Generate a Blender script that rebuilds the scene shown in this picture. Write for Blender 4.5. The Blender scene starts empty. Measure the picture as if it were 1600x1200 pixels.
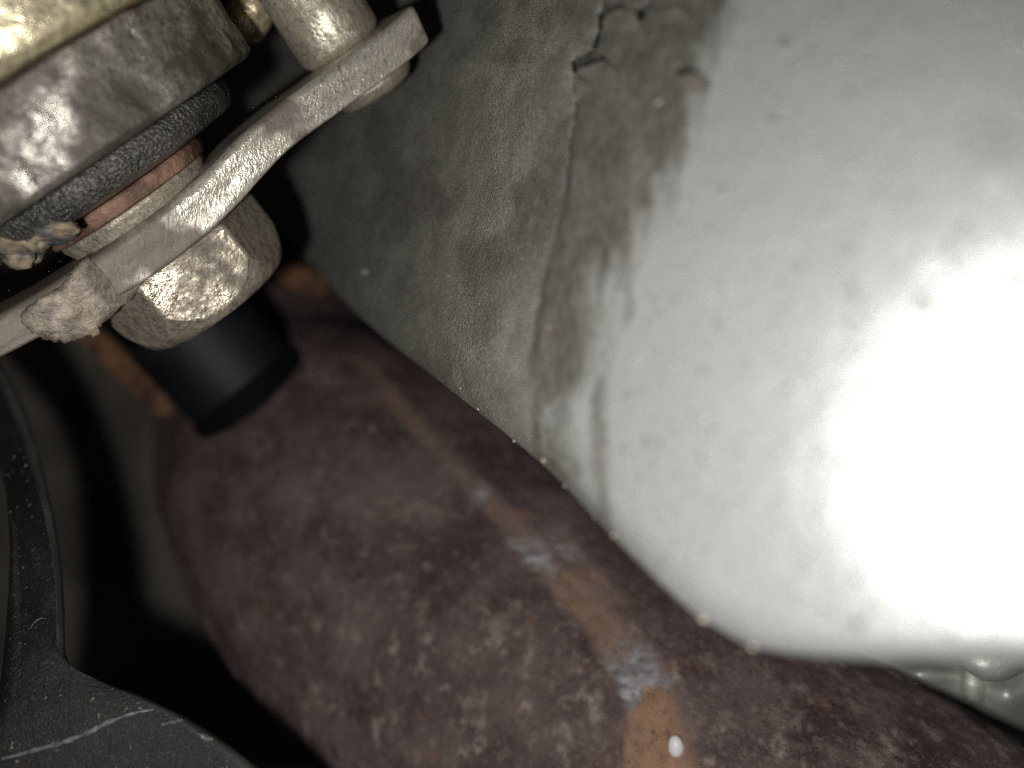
import bpy, bmesh, math, random
import numpy as np
from mathutils import Vector, Matrix

# ------------------------------------------------------------------ camera, light, exposure
scene = bpy.context.scene
COL = scene.collection
CAM_Z = 0.40                      # lens height above the floor (a phone held under a car)
FPX = 1210.0                      # focal length in photograph pixels (1600 wide)

cam_d = bpy.data.cameras.new('camera')
cam = bpy.data.objects.new('camera', cam_d); COL.objects.link(cam)
cam.location = (0, 0, CAM_Z); cam.rotation_euler = (math.radians(90), 0, 0)
cam_d.sensor_width = 36.0; cam_d.lens = 36.0 * FPX / 1600.0
cam_d.clip_start = 0.002; cam_d.clip_end = 20
cam_d.dof.use_dof = True; cam_d.dof.focus_distance = 0.103
cam_d.dof.aperture_fstop = cam_d.lens / 3.3      # 3.3 mm pupil
scene.camera = cam

world = bpy.data.worlds.new('World'); scene.world = world; world.use_nodes = True
world.node_tree.nodes['Background'].inputs[0].default_value = (0.75, 0.85, 1.0, 1)
world.node_tree.nodes['Background'].inputs[1].default_value = 0.006

lamp_d = bpy.data.lights.new('phone_flash', 'POINT')
lamp_d.energy = 0.39; lamp_d.shadow_soft_size = 0.0024; lamp_d.color = (1.0, 0.985, 0.95)
lamp = bpy.data.objects.new('phone_flash', lamp_d); COL.objects.link(lamp)
lamp.location = (-0.017, 0.002, CAM_Z - 0.011)

vs = scene.view_settings
vs.view_transform = 'Standard'; vs.look = 'None'; vs.exposure = 0.0; vs.gamma = 1.0; vs.use_curve_mapping = False
scene.render.engine = 'CYCLES'
scene.cycles.use_denoising = False
scene.cycles.filter_width = 1.2
scene.cycles.max_bounces = 6
scene.cycles.sample_clamp_indirect = 2.0
scene.cycles.sample_clamp_direct = 12.0

# ------------------------------------------------------------------ helpers
def ray(x, y):
    x = np.asarray(x, float); y = np.asarray(y, float)
    return np.stack([(x - 800) / FPX, np.ones_like(x * y), -(y - 600) / FPX], -1)
CAMP = np.array([0, 0, CAM_Z])
def at(x, y, depth):              # photo direction + depth in mm -> world point
    return CAMP + ray(x, y) * (np.asarray(depth, float)[..., None] / 1000.0)
def at_r(x, y, r):                # same with the length of the ray in mm
    v = ray(x, y); v = v / np.linalg.norm(v, axis=-1, keepdims=True)
    return CAMP + v * (np.asarray(r, float)[..., None] / 1000.0)
def project(P):
    q = P - CAMP
    return 800 + FPX * q[..., 0] / q[..., 1], 600 - FPX * q[..., 2] / q[..., 1]

def _hash(ix, iy, iz, seed):
    h = (ix.astype(np.int64) * 374761393 + iy.astype(np.int64) * 668265263 + iz.astype(np.int64) * 2147483647 + seed * 974634777) & 0xffffffff
    h = ((h ^ (h >> 13)) * 1274126177) & 0xffffffff
    h = ((h ^ (h >> 16)) * 2246822519) & 0xffffffff
    return ((h ^ (h >> 15)) & 0xffffff) / float(0xffffff)
def vnoise(p, seed=0):
    i = np.floor(p); f = p - i; f = f * f * (3 - 2 * f); i = i.astype(np.int64)
    out = 0
    for dx in (0, 1):
        for dy in (0, 1):
            for dz in (0, 1):
                w = (f[..., 0] if dx else 1 - f[..., 0]) * (f[..., 1] if dy else 1 - f[..., 1]) * (f[..., 2] if dz else 1 - f[..., 2])
                out = out + w * _hash(i[..., 0] + dx, i[..., 1] + dy, i[..., 2] + dz, seed)
    return out
def fbm(p, oct=4, seed=0, gain=0.5):
    s = 0; a = 1; t = 0
    for k in range(oct):
        s = s + a * vnoise(p * 2 ** k + 17.3 * k, seed + k); t += a; a *= gain
    return s / t
def n2(x, y, sx, sy, oct=4, seed=0):
    return fbm(np.stack([x / sx, y / sy, np.zeros_like(x) + seed * 3.7], -1), oct, seed)
def sstep(a, b, x):
    t = np.clip((x - a) / (b - a), 0, 1); return t * t * (3 - 2 * t)
def spline(pts, n):               # Catmull-Rom through the points, n samples evenly by index
    P = np.array(pts, float); m = len(P)
    Q = np.vstack([2 * P[0] - P[1], P, 2 * P[-1] - P[-2]])
    t = np.linspace(0, m - 1 - 1e-9, n); i = t.astype(int); f = (t - i)[:, None]
    a, b, c, d = Q[i], Q[i + 1], Q[i + 2], Q[i + 3]
    return 0.5 * (2 * b + (c - a) * f + (2 * a - 5 * b + 4 * c - d) * f ** 2 + (3 * b - a - 3 * c + d) * f ** 3)

def tag(o, label=None, cat=None, group=None, kind=None):
    if label: o['label'] = label
    if cat: o['category'] = cat
    if group: o['group'] = group
    if kind: o['kind'] = kind
    return o
def link(name, me, mat, parent=None):
    o = bpy.data.objects.new(name, me); COL.objects.link(o)
    if mat is not None: me.materials.append(mat)
    if parent is not None:
        o.parent = parent
        o.matrix_parent_inverse = Matrix.Translation(-Vector(parent.location))
    return o
def empty(name, loc):
    o = bpy.data.objects.new(name, None); COL.objects.link(o); o.location = Vector([float(v) for v in loc])
    o.empty_display_size = 0.005
    return o
def mesh_pydata(name, V, F, smooth=True):
    me = bpy.data.meshes.new(name)
    me.from_pydata([tuple(v) for v in V], [], F); me.validate(); me.update()
    if smooth: me.polygons.foreach_set('use_smooth', [True] * len(me.polygons))
    return me
def grid_mesh(name, V, close_v=False, flip=False, masks=None, cap=False):
    """V [n, m, 3]; close_v joins the last column to the first"""
    n, m = V.shape[:2]
    idx = np.arange(n * m).reshape(n, m)
    if close_v: idx = np.concatenate([idx, idx[:, :1]], 1)
    q = np.stack([idx[:-1, :-1], idx[:-1, 1:], idx[1:, 1:], idx[1:, :-1]], -1).reshape(-1, 4)
    if flip: q = q[:, ::-1]
    me = bpy.data.meshes.new(name)
    me.vertices.add(n * m); me.vertices.foreach_set('co', V.reshape(-1).astype(np.float32))
    me.loops.add(len(q) * 4); me.loops.foreach_set('vertex_index', np.ascontiguousarray(q).reshape(-1).astype(np.int32))
    me.polygons.add(len(q)); me.polygons.foreach_set('loop_start', np.arange(len(q), dtype=np.int32) * 4)
    me.polygons.foreach_set('use_smooth', np.ones(len(q), bool))
    me.update(calc_edges=True); me.validate()
    if masks is not None:
        a = me.color_attributes.new('masks', 'FLOAT_COLOR', 'POINT')
        c = np.ones((n * m, 4), np.float32)
        for k, mk in enumerate(masks): c[:, k] = np.asarray(mk).reshape(-1)
        a.data.foreach_set('color', c.reshape(-1))
    if cap:
        bm = bmesh.new(); bm.from_mesh(me); bmesh.ops.holes_fill(bm, edges=[e for e in bm.edges if e.is_boundary], sides=0)
        bm.to_mesh(me); bm.free()
    return me

class Frame:
    """a local frame hung at a photo point: b along the bands, a along the bolt axis, c towards the lens; units are photo pixels there"""
    def __init__(s, x, y, depth, bdir, adir, a_ref=0.0, axdir=(0.646, 0.763)):
        # a_ref: how far up the axis (in px, negative) the view is square to the axis
        la = np.hypot(*adir); xr, yr = x + axdir[0] * a_ref, y + axdir[1] * a_ref
        s.o = at(xr, yr, depth); s.a_ref = a_ref; s.p0 = (x, y); s.ad = np.array(adir) / la; s.bd = np.array(bdir) / np.hypot(*bdir)
        r = s.o - CAMP; rh = r / np.linalg.norm(r); s.c = -rh
        def tang(d):              # photo step -> step in the plane square to the view there
            d = np.array(d) / np.hypot(*d) * 100.0
            v = ray(xr + d[0], yr + d[1]); return v * (np.dot(r, rh) / np.dot(v, rh)) - r
        va, vb = tang(adir) / 100.0, tang(bdir) / 100.0
        s.b = vb / np.linalg.norm(vb); s.a = np.cross(s.b, s.c)
        if np.dot(s.a, va) < 0: s.a = -s.a
        s.ka = np.linalg.norm(va); s.kb = np.linalg.norm(vb); s.sk = np.dot(vb, s.a)
    def P(s, b, a, c):
        b = np.asarray(b, float)[..., None]; a = np.asarray(a, float)[..., None] - s.a_ref; c = np.asarray(c, float)[..., None]
        return s.o + s.kb * b * s.b + s.ka * a * s.a + s.kb * c * s.c
    def fit(s, b, a, c):          # frame coordinates of the point at height c that the photo shows at (b, a)
        b = np.asarray(b, float); a = np.asarray(a, float); x = s.p0[0] + s.bd[0] * b + s.ad[0] * a; y = s.p0[1] + s.bd[1] * b + s.ad[1] * a
        v = ray(x, y); o = s.o + s.kb * np.asarray(c, float)[..., None] * s.c - CAMP
        t = np.sum(o * s.c, -1) / np.sum(v * s.c, -1)
        w = CAMP + v * t[..., None] - s.o
        return np.sum(w * s.b, -1) / s.kb, np.sum(w * s.a, -1) / s.ka + s.a_ref

# ------------------------------------------------------------------ materials
class Mat:
    def __init__(s, name):
        s.m = bpy.data.materials.new(name); s.m.use_nodes = True
        s.nt = s.m.node_tree; s.b = s.nt.nodes['Principled BSDF']
        s.tc = s.nt.nodes.new('ShaderNodeTexCoord')
        s._masks = None
    def L(s, a, b): s.nt.links.new(a, b)
    def setv(s, sock, v):
        if hasattr(v, 'is_output') or isinstance(v, bpy.types.NodeSocket): s.L(v, sock)
        elif isinstance(v, (tuple, list)) and len(v) == 3 and len(sock.default_value) == 4: sock.default_value = (*v, 1)
        else: sock.default_value = v
    def noise(s, scale, detail=4, rough=0.55, stretch=None, dist=0.0, vec=None):
        n = s.nt.nodes.new('ShaderNodeTexNoise'); n.inputs['Scale'].default_value = scale
        n.inputs['Detail'].default_value = detail; n.inputs['Roughness'].default_value = rough; n.inputs['Distortion'].default_value = dist
        v = vec or s.tc.outputs['Object']
        if stretch is not None:
            mp = s.nt.nodes.new('ShaderNodeMapping'); s.L(v, mp.inputs[0])
            if isinstance(stretch, tuple) and len(stretch) == 2: mp.inputs['Rotation'].default_value = stretch[0]; mp.inputs['Scale'].default_value = stretch[1]
            else: mp.inputs['Scale'].default_value = stretch
            v = mp.outputs[0]
        s.L(v, n.inputs['Vector']); return n.outputs['Fac']
    def vor(s, scale, feature='F1'):
        n = s.nt.nodes.new('ShaderNodeTexVoronoi'); n.feature = feature; n.inputs['Scale'].default_value = scale
        s.L(s.tc.outputs['Object'], n.inputs['Vector']); return n.outputs['Distance']
    def ramp(s, v, lo, hi, a=0.0, b=1.0):
        n = s.nt.nodes.new('ShaderNodeMapRange'); n.interpolation_type = 'SMOOTHSTEP'
        s.L(v, n.inputs[0]); n.inputs[1].default_value = lo; n.inputs[2].default_value = hi; n.inputs[3].default_value = a; n.inputs[4].default_value = b
        return n.outputs[0]
    def mix(s, f, a, b):
        n = s.nt.nodes.new('ShaderNodeMix'); n.data_type = 'RGBA'
        s.setv(n.inputs[0], f); s.setv(n.inputs[6], a); s.setv(n.inputs[7], b); return n.outputs[2]
    def math(s, op, a, b=0.0):
        n = s.nt.nodes.new('ShaderNodeMath'); n.operation = op
        s.setv(n.inputs[0], a); s.setv(n.inputs[1], b); return n.outputs[0]
    def mask(s, k):
        if s._masks is None:
            a = s.nt.nodes.new('ShaderNodeAttribute'); a.attribute_name = 'masks'
            sp = s.nt.nodes.new('ShaderNodeSeparateColor'); s.L(a.outputs['Color'], sp.inputs[0]); s._masks = (sp, a)
        return s._masks[1].outputs['Alpha'] if k == 3 else s._masks[0].outputs[k]
    def bump(s, h, dist, strength=1.0, prev=None):
        n = s.nt.nodes.new('ShaderNodeBump'); n.inputs['Distance'].default_value = dist
        s.setv(n.inputs['Strength'], strength); s.L(h, n.inputs['Height'])
        if prev is not None: s.L(prev, n.inputs['Normal'])
        return n.outputs[0]
    def out(s, col, rough=0.6, metal=0.0, normal=None, spec=0.5, coat=None, drough=0.0):
        s.setv(s.b.inputs['Base Color'], col); s.setv(s.b.inputs['Roughness'], rough); s.setv(s.b.inputs['Metallic'], metal)
        s.setv(s.b.inputs['Specular IOR Level'], spec)
        s.b.inputs['Diffuse Roughness'].default_value = drough
        if normal is not None: s.L(normal, s.b.inputs['Normal'])
        if coat: s.b.inputs['Coat Weight'].default_value = coat[0]; s.b.inputs['Coat Roughness'].default_value = coat[1]
        return s.m

def m_metal(name, base, dirt, dirt_amt=0.5, rough=(0.28, 0.5), grain=2600, gdist=0.00012, blotch=130, rust=None, rust_amt=0.65):
    m = Mat(name)
    n1 = m.noise(blotch, 6, 0.65); d = m.ramp(n1, 0.62 - 0.4 * dirt_amt, 0.78 - 0.4 * dirt_amt + 0.08)
    col = m.mix(d, base, dirt)
    fine = m.noise(grain * 0.5, 3)
    col = m.mix(m.ramp(fine, 0.50, 0.68, 0, 0.6), col, dirt)
    col = m.mix(m.ramp(m.noise(grain * 1.1, 4, 0.75), 0.50, 0.66, 0, 0.7), col, tuple(0.45 * v for v in dirt))  # fine dark speckle: shade of the small pits put into the colour
    metal = m.ramp(d, 0, 1, 0.72, 0.2)
    if rust:
        r = m.ramp(m.noise(blotch * 0.55, 5, 0.7), rust_amt, rust_amt + 0.1); col = m.mix(r, col, rust); metal = m.math('MULTIPLY', metal, m.math('SUBTRACT', 1.0, r))
    b = m.bump(m.noise(grain * 0.28, 2), gdist * 2.2, 0.8)
    b = m.bump(m.noise(grain, 3, 0.6), gdist, 1.0, b)
    ro = m.ramp(m.noise(blotch * 3, 4), 0.3, 0.7, rough[0], rough[1])
    ro = m.math('ADD', ro, m.math('MULTIPLY', d, 0.25))
    return m.out(col, ro, metal, b)

M = {}
M['plated'] = m_metal('zinc_plated_steel', (0.78, 0.71, 0.57), (0.27, 0.225, 0.17), 0.55, (0.28, 0.45), 2600, 0.00010)
M['gold'] = m_metal('yellow_zinc', (0.92, 0.82, 0.55), (0.30, 0.23, 0.13), 0.42, (0.25, 0.4), 1500, 0.00016, 160, (0.5, 0.2, 0.04), 0.6)
M['sleeve'] = m_metal('dull_grey_sleeve', (0.50, 0.465, 0.41), (0.085, 0.073, 0.060), 0.72, (0.22, 0.38), 2300, 0.00017, 110)

# bolt head: lumpy cast sparkle
M['bolt'] = m_metal('forged_bolt_steel', (0.74, 0.66, 0.51), (0.20, 0.162, 0.128), 0.60, (0.24, 0.42), 1900, 0.00016, 150)

# stamped plate: fracture streaks running across its edge
def m_plate():
    m = Mat('stamped_plate_steel')
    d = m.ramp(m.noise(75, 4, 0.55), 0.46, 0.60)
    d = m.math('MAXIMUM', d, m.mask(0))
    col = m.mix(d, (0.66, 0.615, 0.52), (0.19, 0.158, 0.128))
    col = m.mix(m.ramp(m.noise(2300, 4, 0.75, ((0, math.radians(33), 0), (1.0, 1.0, 0.4))), 0.48, 0.66, 0, 0.65), col, (0.15, 0.125, 0.10))  # dark speckle along the streaks: shade of the grooves put into the colour
    b = m.bump(m.noise(2200, 3, 0.6, ((0, math.radians(33), 0), (1.0, 1.0, 0.30))), 0.00010, 0.9)
    b = m.bump(m.noise(3200, 2), 0.00008, 0.8, b)
    return m.out(col, m.math('ADD', m.math('MULTIPLY', d, 0.25), 0.33), m.ramp(d, 0, 1, 0.55, 0.2), b)
M['plate'] = m_plate()

def m_dirt():
    m = Mat('caked_road_dirt')
    n = m.noise(520, 6, 0.7)
    col = m.mix(m.ramp(n, 0.35, 0.68), (0.15, 0.122, 0.098), (0.34, 0.285, 0.225))
    col = m.mix(m.ramp(m.noise(260, 4), 0.6, 0.75, 0, 0.8), col, (0.42, 0.32, 0.17))
    b = m.bump(m.noise(1500, 4, 0.6, ((0, math.radians(-20), 0), (0.35, 1, 1))), 0.00022, 0.9); b = m.bump(m.noise(2600, 3), 0.0001, 0.8, b)
    return m.out(col, 0.52, 0.35, b)
M['dirt'] = m_dirt()

def m_rubber():
    m = Mat('woven_rubber_face')
    n = m.noise(140, 5)
    col = m.mix(m.ramp(n, 0.35, 0.7), (0.042, 0.039, 0.035), (0.125, 0.115, 0.10))
    w = m.noise(2600, 1, 0.4, ((0, math.radians(33), 0), (0.7, 1, 1.0))); w2 = m.noise(4200, 2, 0.5)
    b = m.bump(w, 0.0005, 1.0); b = m.bump(w2, 0.0002, 1.0, b)
    return m.out(col, m.ramp(n, 0.3, 0.7, 0.25, 0.38), 0.35, b, 1.0)
M['rubber'] = m_rubber()

def m_rustwasher():
    m = Mat('rusty_sleeve_end')
    d = m.ramp(m.noise(150, 4, 0.6), 0.42, 0.6)
    col = m.mix(d, (0.66, 0.60, 0.44), (0.36, 0.19, 0.12))
    b = m.bump(m.noise(1500, 4), 0.0002, 0.9)
    return m.out(col, m.math('ADD', m.math('MULTIPLY', d, 0.3), 0.35), m.ramp(d, 0, 1, 0.5, 0.1), b)
M['rustwasher'] = m_rustwasher()

def m_panel():   # masks: r = mud, g = old coating (left of the step), b = grime and painted bracket shade, a = crack and its shade
    m = Mat('silver_painted_shell')
    mud, coat, grime_shade, crack = (m.mask(k) for k in range(4))
    base = m.mix(m.noise(60, 4), (0.385, 0.397, 0.388), (0.455, 0.463, 0.453))
    old = m.mix(m.ramp(m.noise(160, 5, 0.6), 0.35, 0.7), (0.36, 0.345, 0.292), (0.56, 0.54, 0.465))
    col = m.mix(coat, base, old)
    gr = m.math('MULTIPLY', grime_shade, m.ramp(m.noise(700, 4, 0.7), 0.3, 0.6, 0.55, 1.0))
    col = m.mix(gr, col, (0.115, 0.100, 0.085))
    mudc = m.mix(m.ramp(m.noise(230, 5, 0.6), 0.35, 0.7), (0.070, 0.062, 0.053), (0.125, 0.111, 0.095))
    col = m.mix(mud, col, mudc)
    col = m.mix(crack, col, (0.012, 0.010, 0.009))  # shade inside the open gaps put into the colour, on top of the pits
    sp = m.ramp(m.noise(900, 2), 0.72, 0.78, 0, 0.6)
    col = m.mix(m.math('MULTIPLY', sp, coat), col, (0.5, 0.42, 0.3))
    pit_shade = m.ramp(m.noise(2500, 4, 0.75), 0.40, 0.58, 1.0, 0.0); g2 = m.ramp(m.noise(3300, 3, 0.7), 0.54, 0.68)
    col = m.mix(m.math('MULTIPLY', pit_shade, m.math('MULTIPLY', coat, 0.55)), col, (0.085, 0.075, 0.062))  # dark speckle: shade in the sandy pits put into the colour
    col = m.mix(m.math('MULTIPLY', g2, m.math('MULTIPLY', coat, 0.5)), col, (0.60, 0.57, 0.49))
    col = m.mix(m.math('MULTIPLY', pit_shade, m.math('MULTIPLY', mud, 0.35)), col, (0.06, 0.052, 0.044))
    h1 = m.noise(3000, 3, 0.65); h2 = m.noise(1100, 3, 0.6); h3 = m.noise(1500, 1)
    b = m.bump(h1, 0.00055, m.math('ADD', m.math('MULTIPLY', coat, 0.95), 0.16))
    b = m.bump(h2, 0.0004, m.math('ADD', m.math('MULTIPLY', mud, 0.25), m.math('ADD', m.math('MULTIPLY', coat, 0.35), 0.05)), b)
    b = m.bump(m.ramp(h3, 0.62, 0.80), 0.00035, m.math('SUBTRACT', 0.8, m.math('MULTIPLY', coat, 0.5)), b)
    rough = m.math('ADD', 0.40, m.math('MULTIPLY', m.math('MAXIMUM', mud, coat), 0.14))
    b = m.bump(m.noise(300, 5, 0.65), 0.0008, m.math('SUBTRACT', 0.34, m.math('MULTIPLY', coat, 0.1)), b)
    dirty = m.math('MAXIMUM', mud, coat)
    col = m.mix(m.ramp(m.noise(1600, 4, 0.7, ((0, math.radians(25), 0), (1.6, 1, 0.35))), 0.35, 0.7, 0, 0.22), col, (0.36, 0.35, 0.32))
    return m.out(col, rough, m.math('SUBTRACT', 0.30, m.math('MULTIPLY', dirty, 0.25)), b, 0.6)
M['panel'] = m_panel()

def m_pipe():    # masks: r = flaked strip, g = bare metal in it, b = orange rust, a = pale dust
    m = Mat('scaled_rust_pipe')
    st, bare, orange, dust = (m.mask(k) for k in range(4))
    n = m.noise(75, 6, 0.65); n_f = m.noise(420, 5, 0.65)
    col = m.mix(m.ramp(n, 0.32, 0.68), (0.064, 0.041, 0.040), (0.170, 0.121, 0.116))
    col = m.mix(m.ramp(n_f, 0.52, 0.72, 0, 0.7), col, (0.27, 0.205, 0.19))
    col = m.mix(m.ramp(m.noise(260, 5, 0.7), 0.62, 0.74, 0, 0.8), col, (0.40, 0.30, 0.25))
    col = m.mix(m.ramp(m.noise(120, 4, 0.6), 0.62, 0.75, 0, 0.55), col, (0.29, 0.15, 0.09))
    col = m.mix(m.ramp(m.noise(1300, 5, 0.75), 0.52, 0.70, 0, 0.55), col, (0.31, 0.225, 0.20))
    col = m.mix(m.ramp(m.noise(900, 5, 0.75), 0.52, 0.68, 0, 0.55), col, (0.045, 0.029, 0.027))
    dust = m.math('MULTIPLY', dust, m.ramp(m.noise(520, 5, 0.7), 0.38, 0.62))
    col = m.mix(dust, col, (0.46, 0.37, 0.32))
    col = m.mix(m.math('MULTIPLY', st, 0.7), col, (0.28, 0.205, 0.175))
    col = m.mix(m.math('MULTIPLY', st, orange), col, m.mix(n_f, (0.25, 0.14, 0.085), (0.52, 0.32, 0.205)))
    br = m.noise(500, 3, 0.6, ((0, math.radians(-35), 0), (0.3, 1, 1.6)))
    col = m.mix(m.math('MULTIPLY', st, bare), col, m.mix(m.ramp(br, 0.35, 0.65), (0.28, 0.275, 0.28), (0.58, 0.58, 0.60)))
    col = m.mix(m.math('MULTIPLY', st, m.ramp(m.noise(650, 5, 0.7), 0.50, 0.66, 0, 0.75)), col, (0.14, 0.085, 0.065))
    b = m.bump(m.noise(620, 5, 0.7), 0.0013, 0.9); b = m.bump(m.noise(2200, 3), 0.0004, 0.9, b)
    return m.out(col, 0.60, m.math('MULTIPLY', m.math('MULTIPLY', st, bare), 0.3), b, 0.4, drough=1.0)
M['pipe'] = m_pipe()

def m_simple(name, c1, c2, scale=150, rough=0.6, metal=0.0, bscale=900, bdist=0.0003, spec=0.5, lo=0.35, hi=0.65):
    m = Mat(name); col = m.mix(m.ramp(m.noise(scale, 5, 0.6), lo, hi), c1, c2)
    return m.out(col, rough, metal, m.bump(m.noise(bscale, 4, 0.6), bdist, 0.9), spec, drough=0.8 if rough > 0.6 else 0.0)
M['rust'] = m_simple('orange_rust', (0.10, 0.05, 0.035), (0.36, 0.19, 0.10), 110, 0.75)
M['dark_rust'] = m_simple('dark_rust', (0.03, 0.02, 0.02), (0.10, 0.07, 0.065), 90, 0.75)
M['blue_cap'] = m_simple('blue_black_plastic', (0.009, 0.010, 0.015), (0.016, 0.018, 0.026), 60, 0.55)
M['shade_black'] = m_simple('black_cap_shade', (0.004, 0.004, 0.004), (0.007, 0.007, 0.007), 90, 0.8, spec=0.15)  # black for the added shade piece under the cap
M['casting'] = m_simple('cast_aluminium', (0.72, 0.75, 0.68), (0.88, 0.90, 0.84), 60, 0.5, 0.55, 700, 0.0002)
M['under'] = m_simple('underbody_coating', (0.20, 0.172, 0.14), (0.34, 0.295, 0.24), 30, 0.8, 0, 300, 0.001)
M['bead'] = m_simple('white_bead', (0.85, 0.85, 0.84), (0.9, 0.9, 0.9), 300, 0.2)
M['scratch'] = m_simple('scratched_bare_metal', (0.05, 0.055, 0.058), (0.17, 0.18, 0.185), 900, 0.5, 0.1)
M['grit'] = m_simple('sand_grains', (0.26, 0.235, 0.19), (0.56, 0.51, 0.42), 350, 0.45, 0, 2500, 0.0001)
M['rust_red'] = m_simple('red_rust', (0.11, 0.062, 0.045), (0.34, 0.20, 0.135), 190, 0.6, 0.1, 1700, 0.0003)
M['sealant'] = m_simple('dried_blue_grey_sealant', (0.05, 0.065, 0.075), (0.30, 0.24, 0.16), 420, 0.45, 0, 1300, 0.0004)

def m_arm():     # mask r = paler right edge
    m = Mat('black_painted_arm')
    col = m.mix(m.ramp(m.noise(50, 5), 0.3, 0.7), (0.009, 0.009, 0.0085), (0.020, 0.019, 0.018))
    col = m.mix(m.ramp(m.noise(2400, 4, 0.75), 0.54, 0.66, 0, 0.7), col, (0.075, 0.067, 0.056))
    sp = m.ramp(m.noise(1100, 3), 0.66, 0.71); col = m.mix(sp, col, (0.26, 0.22, 0.16))
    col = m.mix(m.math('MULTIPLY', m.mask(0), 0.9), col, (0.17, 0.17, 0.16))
    b = m.bump(m.noise(3200, 4, 0.65), 0.00028, 0.9); b = m.bump(sp, 0.0003, 0.8, b)
    return m.out(col, 0.45, 0.0, b, 0.45)
M['arm'] = m_arm()

def blob(name, centre, r, mat, parent=None, seed=0, squash=(1, 1, 1), rough=0.12, sub=3):
    bm = bmesh.new(); bmesh.ops.create_icosphere(bm, subdivisions=sub, radius=1.0)
    co = np.array([v.co[:] for v in bm.verts]); k = 1 + rough * 2 * (fbm(co * 1.3 + seed * 7.7, 3, seed) - 0.5)
    co = co * k[:, None] * np.array(squash) * r + np.array(centre)
    for v, c in zip(bm.verts, co): v.co = c
    me = bpy.data.meshes.new(name); bm.to_mesh(me); bm.free()
    me.polygons.foreach_set('use_smooth', [True] * len(me.polygons))
    return link(name, me, mat, parent)
# ------------------------------------------------------------------ setting: the dark floor pan behind everything
gx, gy = np.meshgrid(np.linspace(-900, 2500, 170), np.linspace(-900, 2100, 150))
dz = 330 + 10 * np.sin((gx * 0.55 + gy * 0.25) / 70.0) + 14 * (n2(gx, gy, 260, 260, 3, 5) - 0.5)
dz += 26 * sstep(150, 190, gx - 0.28 * gy) * (1 - sstep(280, 330, gx - 0.28 * gy))
under = link('underbody', grid_mesh('underbody', at(gx, gy, dz)), M['under']); tag(under, kind='structure')

# ------------------------------------------------------------------ silver shell on the right
C = spline([(-60, -210), (100, -20), (260, 160), (420, 338), (560, 492), (700, 606), (850, 728), (960, 842), (1060, 938),
            (1115, 978), (1185, 1012), (1290, 1027), (1420, 1031), (1600, 1034), (1800, 1036), (2000, 1036)], 760)
tt = np.linspace(0, 1, len(C))
dirs = np.stack([np.interp(C[:, 0], [400, 900, 1200, 1700], [0.74, 0.66, 0.48, 0.36]), np.zeros(len(C))], -1)
dirs[:, 1] = -np.sqrt(1 - dirs[:, 0] ** 2)
RR = np.interp(C[:, 0], [0, 500, 900, 1150, 1300, 2000], [50, 55, 50, 60, 45, 40])
ph = np.linspace(0, math.pi / 2, 26)
rows = []
for p in ph: rows.append((RR * (1 - math.cos(p)), RR * (1 - math.sin(p))))
extra = np.concatenate([np.linspace(2.2, 900, 420), np.linspace(910, 1500, 60)])
for e in extra: rows.append((RR + e, RR * 0))
S = np.stack([r[0] for r in rows]); ROLL = np.stack([r[1] for r in rows])
U = C[None, :, 0] + S * dirs[None, :, 0]; Vv = C[None, :, 1] + S * dirs[None, :, 1]
def crease_x(y): return np.interp(y, [-700, 0, 60, 100, 180, 300, 430, 500, 560, 620, 700, 760, 830, 1000], [1010, 940, 930, 906, 895, 880, 850, 836, 826, 829, 850, 905, 960, 1060])
def panel_r(x, y):
    dx = (x - 1690) / 144.0; dy = y - 676; dy = dy / np.where(dy > 0, 138.0, 146.0)
    d = np.hypot(dx, dy); r = 58 + np.where(d > 2.0, (d - 2.0) ** 2 * 1.25 , 0) + 0.6 * d
    L = np.maximum(0, crease_x(y) - x)
    return r + 0.115 * L + (L / 92.0) ** 2 * 0.75
def pnoise(sx, sy, o, s): return n2(U, Vv, sx, sy, o, s)
xc = crease_x(Vv) + 8 * (pnoise(60, 25, 4, 11) - 0.5)
Lf = xc - U                                   # >0 left of the step
coat = sstep(-3, 5, Lf) * (1 - 0.75 * sstep(640, 800, Vv) * sstep(150, 0, Lf))
xr = np.interp(Vv, [-300, 0, 60, 150, 230, 330, 400, 470, 540, 600, 640, 720, 800, 900], [1200, 1152, 1138, 1108, 1082, 1040, 995, 962, 944, 925, 885, 880, 900, 960])
edge = (xr - U) + 90 * (pnoise(34, 110, 4, 21) - 0.5)
mud = sstep(-30, 62, edge + 46 * (pnoise(9, 26, 4, 23) - 0.5)) * sstep(-4, 4, -Lf)
pale = sstep(0.50, 0.62, pnoise(40, 120, 4, 31)) * sstep(20, 110, U - xc)
mud *= 1 - 0.28 * pale * sstep(130, 30, edge)
mud *= 1.05 + 0.45 * (pnoise(16, 60, 5, 24) - 0.35)
mud = np.maximum(mud, 0.95 * sstep(52, 12, U - xc + 26 * (pnoise(14, 40, 3, 25) - 0.5)) * sstep(-3, 3, -Lf) * sstep(630, 570, Vv))
mud = np.clip(mud, 0, 1)
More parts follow.
